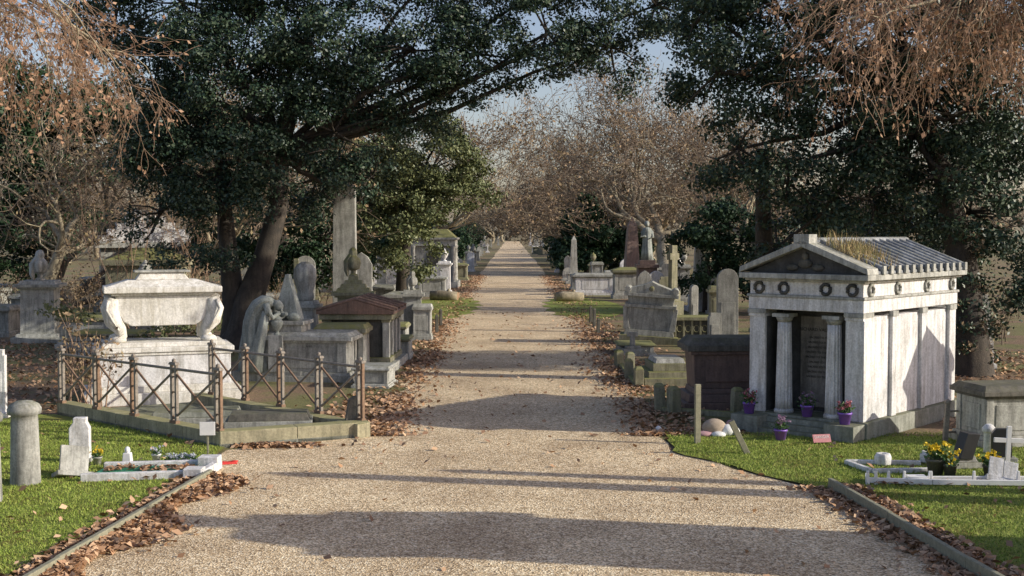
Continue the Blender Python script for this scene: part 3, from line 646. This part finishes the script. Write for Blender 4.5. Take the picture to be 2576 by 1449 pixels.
b=B(); strip(b,(3.35,26.5),(4.85,25.75),.12,-.02,.12,'moss'); strip(b,(3.2,31),(3.25,36),.12,-.02,.12,'moss'); b.done('low_kerb')
# gothic tracery chest
b=B(); b.box(0,0,-.05,2.3,1.3,.25,'moss').box(0,0,.2,2.0,1.0,.65,'dark').box(0,0,.85,2.25,1.25,.12,'moss')
for k in range(7):
    x=-.9+.3*k; b.box(x,-.52,.2,.07,.06,.65,'moss')
    if k<6:
        pts=[(x+.15+.1*math.cos(a),-.53,.55+.12*math.sin(a)) for a in [2*math.pi*q/10 for q in range(11)]]; b.tube(pts,.018,'moss',5)
b.done('gothic_chest_tomb',(6.5,43.4,0),R(-2))
# scroll pediment tomb
b=B(); b.box(0,0,-.05,2.1,1.3,.35,'moss').box(0,0,.3,1.8,1.05,.2,'grey',.95).box(0,0,.5,1.5,.85,.8,'pale',1.1,1.1).box(0,0,1.3,1.85,1.1,.12,'pale').box(0,0,1.42,1.6,.9,.28,'pale',1.05).box(0,0,1.7,1.95,1.2,.12,'pale')
b.prism([(-.95,1.82),(.95,1.82),(.75,1.98),(.3,2.12),(0,2.25),(-.3,2.12),(-.75,1.98)],-.55,.55,'pale')
for sx in (-1,1): b.tube([(sx*.85,-.6,1.93),(sx*.85,.6,1.93)],.12,'pale',12); b.prism([(sx*.7,.5),(sx*.92,.5),(sx*.98,1.3),(sx*.84,1.3)],-.5,-.3,'pale')
b.ball(0,-.57,2.0,.1,.03,.1,'moss').done('scroll_pediment_tomb',(4.95,43.2,0),R(-8),(0,R(3.5)),bevel=.015)
cross('small_cross_tomb',3.95,39,.75,.1,'grey',.3,.13); chest('low_tomb',4.1,39.8,1.3,1.6,.35,0,'pale','moss')
headstone('headstone',6.45,49,.75,2.2,.1,'moss',2); headstone('headstone',7.0,46,.3,2.0,.3,'grey',0,.2)
headstone('headstone',7.5,41.5,.72,2.75,-.05,'grey',0,.3); headstone('headstone',6.7,39.5,.42,1.35,.1,'grey',2,.25)
pedestal('stone_pillar',7.75,45,.6,2.0,.35,0,'moss',False,1)
cross('stone_cross_monument',6.4,47.5,3.5,.5,'moss',1.7,.24,.07)
headstone('headstone',5.6,51,.6,2.4,0,'grey',1)
obelisk('granite_obelisk',8.0,80,1.0,5.05,.1,'pink',.6,1.2)
e=empty('robed_statue_monument',(7.9,70,0))
b=B(); b.box(0,0,-.05,1.5,1.5,.4,'pale').box(0,0,.35,1.1,1.1,1.6,'pink').box(0,0,1.95,1.3,1.3,.2,'pink').box(0,0,2.15,.9,.9,.25,'pink'); b.done('pedestal',parent=e)
b=B(); b.loft([(0,0,2.4,.36,.33,0),(0,0,2.9,.31,.28,0),(0,0,3.35,.27,.24,0),(0,0,3.7,.25,.2,0),(0,0,4.05,.29,.2,0),(0,0,4.22,.24,.17,0),(0,0,4.32,.1,.1,0)],'statue',32,9,.07)
b.ball(0,0,4.5,.13,.14,.17,'statue').ball(0,.03,4.53,.15,.15,.17,'statue').tube([(.27,0,4.1),(.34,-.08,3.75),(.12,-.26,3.65)],[.09,.08,.05],'statue').tube([(-.27,0,4.1),(-.34,-.08,3.75),(-.1,-.27,3.8)],[.09,.08,.05],'statue'); b.done('robed_figure',parent=e,bevel=0)
chest('chest_tomb',5.3,77,2.8,1.4,1.4,0,'white','pale'); chest('square_tomb',7.1,73,2.0,1.7,1.9,0,'pale','moss',lidstyle=1); chest('chest_tomb',4.7,84,1.2,2.2,1.1,0,'pale','grey')
# random avenue tombs
random.seed(21)
for s in (-1,1):
    y=54 if s>0 else 76
    while y<380:
        for row in range(3):
            x=s*(4.6+row*2.6+random.uniform(-.5,.8)+ (0 if y<150 else random.random()*2)); t=random.random(); yy=y+random.uniform(-1,1)
            if s>0 and 66<yy<88 and row<2: continue
            if s>0 and yy<66 and row<1: continue
            if s<0 and 82<yy<93 and row<2: continue
            m=random.choice(['pale','pale','grey','white','grey','moss'])
            if t<.3: headstone('headstone',x,yy,random.uniform(.6,.9),random.uniform(1.0,2.0),random.uniform(-.2,.2),m,random.randint(0,2))
            elif t<.56: chest('chest_tomb',x,yy,random.uniform(1,1.6),random.uniform(1.6,2.2),random.uniform(.8,1.7),random.uniform(-.1,.1),m,m,lidstyle=random.randint(0,1))
            elif t<.8: pedestal('urn_monument',x,yy,random.uniform(.6,.9),random.uniform(1.3,2.2),random.uniform(.7,1.1),0,m,random.random()<.5,1)
            elif t<.86: cross('stone_cross',x,yy,random.uniform(1.6,2.4),0,m,arm=.2)
            else: obelisk('obelisk',x,yy,.6,random.uniform(3,4.2),0,m,.65)
        y+=random.uniform(3,5)*(1+max(0,y-60)/45)
for k in range(26):
    x=random.uniform(-30,-10); y=random.uniform(46,85); t=random.random()
    if abs(x+21.5)<4 and y>60: continue
    m=random.choice(['pale','grey','moss'])
    (headstone('headstone',x,y,.8,random.uniform(1.1,2),0,m,random.randint(0,2)) if t<.6 else chest('chest_tomb',x,y,1.4,1.8,1.2,0,m,m))
for k in range(10):
    headstone('headstone',random.uniform(8.5,20),random.uniform(40,60),.7,random.uniform(1,1.8),0,random.choice(['pale','moss']),random.randint(0,2))
# ------------------------------------------------------------ right foreground
b=B(); b.box(0,0,-.05,.11,.07,1.2,'wood',.97).done('wooden_post',(3.5,22.4,0),R(15),bevel=.006)
b=B(); b.box(0,0,-.05,.10,.07,.75,'wood').done('leaning_wooden_post',(4.25,21.35,0),R(5),(0,R(-27)),bevel=.006)
b=B(); b.ball(0,0,.17,.24,.18,.18,'cloth',3).ball(.25,-.05,.12,.15,.14,.13,'paintw').ball(-.22,-.12,.06,.2,.12,.07,'clothp').ball(.33,.05,.22,.1,.09,.1,'clothp').ball(.05,-.18,.06,.15,.1,.07,'paintw').ball(.42,-.1,.09,.07,.08,.1,'paintw').done('discarded_bundle',(3.98,23.35,0),bevel=0)
B().ball(0,0,.06,.06,.06,.06,'paintw').done('small_stone_ball',(2.95,23.9,0),bevel=0)
chest('dark_topped_tomb',9.35,22.6,1.6,1.2,1.15,R(12),'pale','dark')
B().box(0,0,0,.09,.09,.75,'iron',.9).ball(0,0,.78,.07,.07,.07,'iron',1).tube([(0,0,.6),(.55,.5,.58)],.02,'iron').tube([(0,0,.2),(.55,.5,.18)],.02,'iron').box(.55,.5,0,.07,.07,.7,'iron').done('iron_rail',(8.25,22.6,0),0,(0,.05))
headstone('headstone',13.3,38,.8,1.6,0,'pale',0); headstone('headstone',15,38.5,.9,2.0,0,'pale',2); headstone('white_headstone',13.9,35,.5,1.2,0,'white',2)
# low graves
b=B(); 
for p,q in (((5.75,20.4),(7.0,20.3)),((5.75,20.4),(5.95,19.6)),((5.95,19.6),(7.1,19.7))): strip(b,p,q,.09,0,.10,'white')
b.done('low_grave_kerb')
for (x,y) in ((6.35,20.3),(7.2,20.5)): B().lathe([(.12,0),(.15,.02),(.15,.14),(.12,.2),(.05,.2),(.05,.17)],0,0,'white',8).done('memorial_vase',(x,y,.03))
B().box(0,0,0,.55,.35,.1,'grey').box(0,0,.1,.42,.22,.1,'grey',.8).prism([(-.14,.16),(.1,.14),(.24,.58),(0,.6)],-.13,.13,'blackgr').done('slanted_memorial_tablet',(7.65,20.1,.03),R(10))
b=B(); b.prism([(-.17,0),(.17,0),(.17,.5),(.1,.58),(-.1,.58),(-.17,.5)],-.05,.05,'blackgr').box(0,0,-.02,.5,.25,.1,'grey').done('black_headstone',(8.5,20.6,.03),R(-5))
flowerpot(6.95,19.45,.03,'yflower',1.35,'dark','yellow_chrysanthemum'); flowerpot(7.75,19.2,.03,'yflower',1.05,'dark','yellow_chrysanthemum'); flowerpot(7.15,19.35,.03,'yflower',1.0,'dark','yellow_chrysanthemum')
b=B()
for p,q in (((5.62,18.75),(6.6,18.6)),((5.62,18.75),(5.72,19.1)),((6.6,18.6),(8.6,18.5)),((6.6,18.85),(8.6,18.85))): strip(b,p,q,.05,.05,.13,'paintw')
for x in (5.62,5.75,5.95,6.2,6.6,6.62,7.3,8.0,8.6): b.box(x,18.72,0,.06,.06,.24,'paintw',.6)
b.box(6.4,18.75,0,.3,.2,.16,'paintw'); b.done('white_grave_surround',bevel=.005)
b=B(); b.box(-.11,0,.1,.22,.03,.32,'white').box(.115,0,.1,.22,.03,.3,'white').box(0,.05,0,.5,.2,.1,'white').done('open_book_memorial',(7.75,18.75,.03),R(-10),(R(-30),R(12)),bevel=.008)
B().box(0,0,-.02,.075,.04,.85,'paintw').box(-.14,0,.56,.2,.038,.075,'paintw').box(.14,0,.56,.2,.038,.075,'paintw').done('white_cross',(8.08,19.35,.02),0,(0,R(2)),bevel=.004)
B().lathe([(.09,-.03),(.085,.4),(.12,.42),(.12,.48),(.06,.55),(.02,.56)],0,0,'white',16).done('small_white_pillar',(8.6,21.4,.0))
c=np.column_stack([rng.uniform(5.7,8.6,300),rng.normal(18.75,.12,300),np.full(300,.07)]); add_leaves('grave_leaves',c,.05,M['litter'],np.tile([0,0,1.],(300,1)),1.4)
# unseen stone shapes added past the right edge to shadow forecourt and mausoleum wall
b=B(); b.box(0,0,-.05,2.4,2.4,.6,'grey').box(0,0,.55,1.95,1.95,4.3,'pale').box(0,0,4.85,2.3,2.3,.3,'pale').box(0,0,5.15,1.9,1.9,.7,'pale',.7).lathe(urnprof(5.8,1.3),0,0,'pale'); b.done('tall_shadow_caster',(10.4,13.5,0),R(0))  # unseen block added to cast the broad foreground shadow band
obelisk('slender_shadow_caster',12.0,16.6,.5,7.0,0,'pale',.7,1.2); obelisk('slender_shadow_caster',11.2,17.5,.36,5.4,0,'pale',.7,1.0)  # unseen shafts added to cast the thin shadow bands on the gravel
b=B(); b.box(0,0,-.05,1.8,1.8,.5,'grey').box(0,0,.45,1.2,1.5,2.4,'pale').prism([(-.85,2.85),(.85,2.85),(0,3.7)],-.7,.7,'pale','x').box(0,0,2.75,1.5,1.8,.12,'pale'); b.done('gabled_shadow_caster',(13.0,24.3,0),R(5))  # unseen gabled block added to shade the mausoleum side wall
# ------------------------------------------------------------ trees
def evergreen(name,trunks,blobs,dens,nl,leaf,mat,bark='bark',rmin=.35,rmax=.8,branch=True):
    e=empty(name,(0,0,0)); T=Tubes(); tips=[]
    for pts,rad in trunks: T.add(pts,rad,12)
    if branch:
        base=np.array(trunks[0][0][-2])
        for (x,y,z,rx,ry,rz) in blobs:
            q=np.array([x,y,z],float)
            if z<3.6: continue
            m=(base+q)/2+rng.normal(size=3)*.3+[0,0,-.2]
            pts=[base,lerp(base,m,.5)+rng.normal(size=3)*.15,m,lerp(m,q,.5)+rng.normal(size=3)*.2,q]; T.add(pts,[.15,.12,.09,.06,.04],7)
            for k in range(8):
                d=unit(rng.normal(size=(1,3)))[0]; T.add([q-d*.1,q+d*min(rx,rz)*.5+rng.normal(size=3)*.1,q+d*np.array([rx,ry,rz])*.95],[.05,.03,.012],5)
    o=T.obj('trunk_and_limbs',[M[bark],M[bark]]); o.parent=e
    P,Bi=clump_points(blobs,dens,nl,rmin,rmax); o=add_leaves('foliage',P,leaf,M[mat],Bi,.9); o.parent=e
    return e
HL=[(-9.4,41,9.4,2.9,2.4,2.6),(-11.2,40.5,6.3,1.9,1.8,1.9),(-12.3,41.3,8.6,1.6,1.6,1.9),(-11.9,40.5,4.7,1.3,1.2,1.4),(-9.6,39.4,4.9,1.6,1.2,1.4),(-10.4,39.6,3.4,1.3,.9,1.0),(-8.9,39.2,6.4,1.3,1,1.2),(-8.1,40,6.2,1.7,1.5,1.4),(-7.0,43,5.9,1.5,1.3,1.4),(-6.0,40.5,7.4,2.3,2,1.7),(-6.4,41,10.2,2.7,2.3,2.2),(-4.9,42,6.0,1.1,1.1,.9),
 (-3.4,41,10.2,2.3,2.0,2.0),(-1.2,41,10.1,1.9,1.7,1.8),(1.2,41,10.8,1.9,1.7,1.7),(3.4,41.5,10.4,1.7,1.5,1.6),(5,42,11.9,1.9,1.7,1.4),(-11.5,42,12,2.4,2.2,2),(-7.5,42,13.2,3.4,2.4,1.8),(-2.5,42,13.2,3.2,2.4,1.6),(2,42,13.2,2.6,2.2,1.5),(-3.5,42,8.3,1.6,1.3,1.2),(-14.2,43,11.3,2,2,1.6),(-12.6,41,6.9,1.2,1.2,1.2)]
evergreen('holm_oak_tree',[([(-9.3,40.7,-.2),(-9.15,40.7,.6),(-9.0,40.7,1.6),(-8.5,40.8,3.0),(-8.0,40.9,4.8),(-7.9,41,6.8),(-7.5,41,9)],[1.0,.62,.5,.38,.33,.3,.2]),
 ([(-9.5,40.9,-.1),(-9.45,40.9,1.2),(-9.6,40.9,2.2),(-9.8,41,4.2),(-10,41,7)],[.6,.45,.36,.28,.2])],HL,1.2,430,.066,'holly')
H2=[(-4.0,60,7.2,2.5,2.2,2.1),(-2.4,60,6.2,1.8,1.8,1.6),(-5.3,59,4.6,2.0,1.8,1.5),(-7.6,60,5.6,2.2,2,2),(-4.9,58,3.0,1.5,1.3,1.3),(-7.0,61,8.6,2.3,2,1.8),(-3.4,60.5,9.2,1.6,1.5,1.0),(-7.3,59,2.8,1.2,1.1,1.2)]
evergreen('evergreen_tree',[([(-5.6,60.5,-.2),(-5.5,60.5,2.5),(-5.2,60.5,5),(-5,60.5,7.5)],[.4,.32,.25,.12])],H2,1.3,330,.082,'holly2')
HR=[(5.9,34.5,8.6,1.7,1.9,1.7),(6.5,34.5,6.4,1.4,1.5,1.5),(7.9,34.2,5.4,1.5,1.4,1.1),(8.9,35,8.0,2.2,2.1,1.9),(10.3,34.5,5.0,1.8,1.6,1.2),(11.6,35,6.9,2.1,2,1.8),(13.2,34.5,4.6,1.5,1.5,1.3),(14.1,35,7.2,2.2,2,2.0),(12.4,33.0,5.3,1.4,.9,1.5),(12.6,33.0,7.4,1.5,1,1.5),(9.9,33.4,6.5,1.4,.9,1.1),
 (7.4,35,11.2,2.2,2.2,1.8),(10.6,35,10.3,2.6,2.4,2.0),(14.3,35,11,2.4,2.2,2),(14.9,34.2,2.6,1.4,1.2,1.8),(9,35,13,3,2.4,1.4),(12.5,34.5,9,2,2,1.6),(5.6,34.8,10.3,1.2,1.3,1.0),(12.0,36.5,4.0,1.6,1.5,1.2),(9.2,37,4.6,1.5,1.4,1.2),(13.4,33.2,3.0,1.1,.8,1.2),(5.2,35,12.4,1.5,1.5,1.2),(8.0,36,3.6,.9,.9,.9)]
evergreen('evergreen_oak_tree',[([(12.9,33.5,-.2),(12.8,33.5,1.5),(12.7,33.8,3.4),(12.4,34.3,5.5),(11.6,35,8),(10.6,35,10)],[.7,.5,.40,.3,.25,.15]),
 ([(8.2,38,-.1),(8.0,38,2),(7.9,37.5,4),(7.6,36.5,6.5)],[.38,.3,.26,.2])],HR,1.2,400,.066,'holly')
# ivy round the right trunk
P,Bi=clump_points([(12.9,33.3,1.3,.7,.6,1.5),(12.8,33.4,3.0,.6,.6,1.1)],5.5,200,.2,.42)
k=rng.random(len(P))<.35; add_leaves('ivy',P[k],.06,M['brownleaf2']); add_leaves('ivy',P[~k],.06,M['holly'])
evergreen('yew_tree',[([(9.8,60,-.1),(9.8,60,3)],[.25,.1])],[(9.6,60,2.6,2.0,2,2.2),(12.5,60,2.6,2,2,2.3),(10.8,60,4.4,1.8,1.8,1.6),(15.5,58,3,2.4,2,2.6),(20,58,3.4,3,2,2.8)],1.1,240,.10,'yew')
evergreen('conifer_shrub',[([(7,112,-.1),(7,112,5)],[.3,.1])],[(6.5,112,2.2,2.8,2.4,1.8),(8.2,112,3.2,2.6,2.4,2.2),(6.6,112,4.6,2.2,2,1.8),(7.2,112,6.3,1.3,1.2,1.2),(10.8,114,2.4,2.4,2.4,2.0),(4.9,111,2.2,1.5,1.5,1.6)],.9,230,.17,'yew',rmin=.5,rmax=1.0)
evergreen('evergreen_tree',[([(-24,62,-.1),(-24,62,6)],[.4,.2])],[(-25,62,5,3,2.5,4),(-22,64,9.5,2.5,2.5,3),(-26,62,10,3,3,3),(-18,76,9,2.5,2.5,3.4),(-16,66,3.4,2,2,1.6),(-13,64,3,2.2,2,2.2),(-10.5,66,3.6,2.6,2,2.8),(-14,78,7,3,3,3),(-9,72,8,2.4,2.4,3.4)],.65,260,.12,'yew',rmin=.5,rmax=1.0)
# drooping plane branches at both sides
def plane_side(name,tx,ty,sgn,zs,n,reach,seed,ymin,ymax,frac):
    global rng
    rng=np.random.default_rng(seed); e=empty(name,(0,0,0)); T=Tubes(); tips=[]
    T.add([(tx,ty,-.2),(tx+.1,ty,3),(tx-.1*sgn,ty,6),(tx,ty,10),(tx+.2,ty,14)],[.6,.45,.4,.33,.2],12)
    for k in range(n):
        z=rng.uniform(*zs); d=np.array([-sgn*1.0,rng.uniform(ymin,ymax),rng.uniform(.1,.5)]); d/=np.linalg.norm(d)
        L=reach*rng.uniform(.55,1.0); p=np.array([tx,ty,z]); pts=[p]; 
        for j in range(8):
            d=d+rng.normal(size=3)*.12; d[2]-=.085; d/=np.linalg.norm(d); p=p+d*L/8; pts.append(p.copy())
        T.add(pts,np.linspace(.11,.03,9),6)
        for j in range(2,9):
            for q in range(2):
                dd=np.array([-sgn*.35,rng.normal()*.5,-.3+rng.normal()*.35]); dd/=np.linalg.norm(dd)
                grow(T,tips,pts[j],dd,1.6,.022,2,4,.7,-.15,.22,.72,.008)
    o=T.obj('branches',[M['barkp'],M['twigr']]); o.parent=e
    tips=np.array(tips); tips=tips[rng.random(len(tips))<frac]; c=tips+rng.normal(size=(len(tips),3))*.05
    o=add_leaves('dead_leaves',c,.068,M['brownleaf'],asp=.65); o.parent=e; return e
plane_side('plane_tree',-16.8,29,-1,(9.5,13.5),10,7.8,5,-.35,.35,.6)
plane_side('plane_tree',16.4,30,1,(9,13.5),9,9.4,8,-.25,.3,.42)
# bare trees
def bare(name,seed,H,levels,nch,leafn,leaf,wander=.22,bark='barkp',rmin=.014,spread=.85,up=.03,lm='brownleaf2',rr=.026,zmin=4):
    global rng
    rng=np.random.default_rng(seed); T=Tubes(); tips=[]
    grow(T,tips,np.array([0,0,-.2]),np.array([.05,0,1.]),H*.38,H*rr,levels,nch,spread,0,wander,.74,rmin,up,zmin)
    me1=T.obj(name+'_wood',[M[bark],M['twig']],False)
    tips=np.array(tips); c=tips[rng.integers(0,len(tips),leafn)]+rng.normal(size=(leafn,3))*.18
    me2=mesh_np(name+'_leaf',leaves_arr(c,leaf,None,0,.6),quads(leafn),M[lm],link=False)
    return me1,me2
TV=[bare('bare_a',3,14,5,4,3500,.09),bare('bare_b',4,15,5,4,2200,.09,.26),bare('bare_c',6,13,5,5,8000,.07,.32,rr=.038,zmin=2.5),
    bare('far_a',13,14,4,5,1500,.12,.24,rmin=.026,lm='haze',zmin=5),bare('far_b',14,15,4,5,1200,.12,.28,rmin=.026,lm='haze',zmin=5)]
def place(name,v,x,y,s,rz,sz=1,parent=None):
    e=empty(name,(x,y,0),rz); e.scale=(s,s,s*sz)
    for n_,m_ in zip(('trunk_and_branches','leaves'),TV[v]):
        o=bpy.data.objects.new(n_,m_); scene.collection.objects.link(o); o.parent=e
    if parent: e.parent=parent
    return e
place('plane_tree',2,13.4,104,1.8,.4); place('plane_tree',2,13.5,150,1.8,2.6); place('plane_tree',0,-10,95,1.3,1.0)
place('bare_tree',0,-16,58,1.0,.3); place('bare_tree',1,-21,52,.9,2.3); place('bare_tree',1,-13,72,1.1,4.0); place('bare_tree',0,-28,70,1.3,1.2)
place('bare_tree',1,19,56,1.05,1.7); place('bare_tree',0,17,74,1.2,3.3)
D=empty('distant_trees',(0,0,0)); random.seed(5)
for k in range(34):
    y=random.uniform(125,400); s=random.choice((-1,1)); x=s*random.uniform(12,15+y*.30)
    if abs(x-12)<6 and abs(y-104)<14: continue
    place('tree',random.randint(3,4),x,y,random.uniform(1.1,1.5),random.random()*6.3,1,D)
for k in range(6):
    y=430+k*18; place('tree',3+k%2,(-1)**k*random.uniform(3,12),y,1.7,k*.8,1,D)
rng=np.random.default_rng(99)
blobs=[(x,random.uniform(560,640),random.uniform(5,11),random.uniform(7,11),5,random.uniform(5,7)) for x in np.arange(-330,331,8)]
P,Bi=clump_points(blobs,.010,70,1.4,3.0); o=add_leaves('far_treeline',P,.8,M['haze']); o.parent=D
blobs=[(s*(8.5+abs(random.gauss(0,3))),random.uniform(120,330),random.uniform(1,4.2),2.4,2.4,2.9) for s in (-1,1) for k in range(20)]
P,Bi=clump_points(blobs,.5,120,.6,1.1); add_leaves('hedge_shrubs',P,.22,M['yew'])
# undergrowth left + right
def under(name,x0,x1,y0,y1,n,h,mat,leafn):
    T=Tubes(); tips=[]
    for k in range(n):
        p=np.array([rng.uniform(x0,x1),rng.uniform(y0,y1),0]); d=np.array([rng.normal()*.18,rng.normal()*.18,1]); 
        grow(T,tips,p,d/np.linalg.norm(d),h*rng.uniform(.5,1),.022,1,5,.4,0,.08,.55,.007)
    o=T.obj(name,[M[mat],M[mat]]); tips=np.array(tips)
    if leafn: c=tips[rng.integers(0,len(tips),leafn)]+rng.normal(size=(leafn,3))*.12; l=add_leaves('leaves',c,.05,M['brownleaf2']); l.parent=o
under('bare_saplings',-17,-11.5,45,52,26,5.0,'twigr',300)
under('bramble_undergrowth',-26,-9,46,62,140,1.6,'twig',7000)
under('bramble_undergrowth',12,24,40,60,80,1.6,'twig',5000)
under('rose_bush',-10.1,-9.2,26.4,27.2,9,1.5,'twigr',500)
P,Bi=clump_points([(-14.2,38,1.2,.7,.6,.7),(-10.9,36.5,.8,.5,.5,.8),(-12,44,1.2,1.4,1,1.2)],2.,120,.25,.5); add_leaves('laurel_shrub',P,.07,M['holly2'])
# ------------------------------------------------------------ light, sky, camera
az=R(101); el=R(23); tosun=Vector((math.sin(az)*math.cos(el),math.cos(az)*math.cos(el),math.sin(el)))
w=bpy.data.worlds.new("World"); scene.world=w; w.use_nodes=True; nt=w.node_tree; bg=nt.nodes['Background']
sk=nt.nodes.new('ShaderNodeTexSky'); sk.sky_type='NISHITA'; sk.sun_disc=False; sk.sun_elevation=el; sk.sun_rotation=az; sk.dust_density=1.5; sk.air_density=1.0; sk.ozone_density=1.0
mx=mix(nt,1.0,sk.outputs[0],(1.28,1.16,1.22),'MULTIPLY')
nt.links.new(mx,bg.inputs[0]); bg.inputs[1].default_value=.125
ld=bpy.data.lights.new('sun','SUN'); ld.energy=5.0; ld.angle=R(.5); ld.color=(1,.93,.78)
lo=bpy.data.objects.new('sun',ld); lo.rotation_euler=tosun.to_track_quat('Z','Y').to_euler(); lo.location=(30,-5,20); scene.collection.objects.link(lo)
cd=bpy.data.cameras.new('camera'); cd.lens=42; cd.sensor_width=36; cd.clip_end=3000
co=bpy.data.objects.new('camera',cd); co.location=(0,0,4); co.rotation_euler=(R(90-2.65),0,0); scene.collection.objects.link(co); scene.camera=co
scene.view_settings.view_transform='Standard'; scene.view_settings.look='None'; scene.view_settings.exposure=0
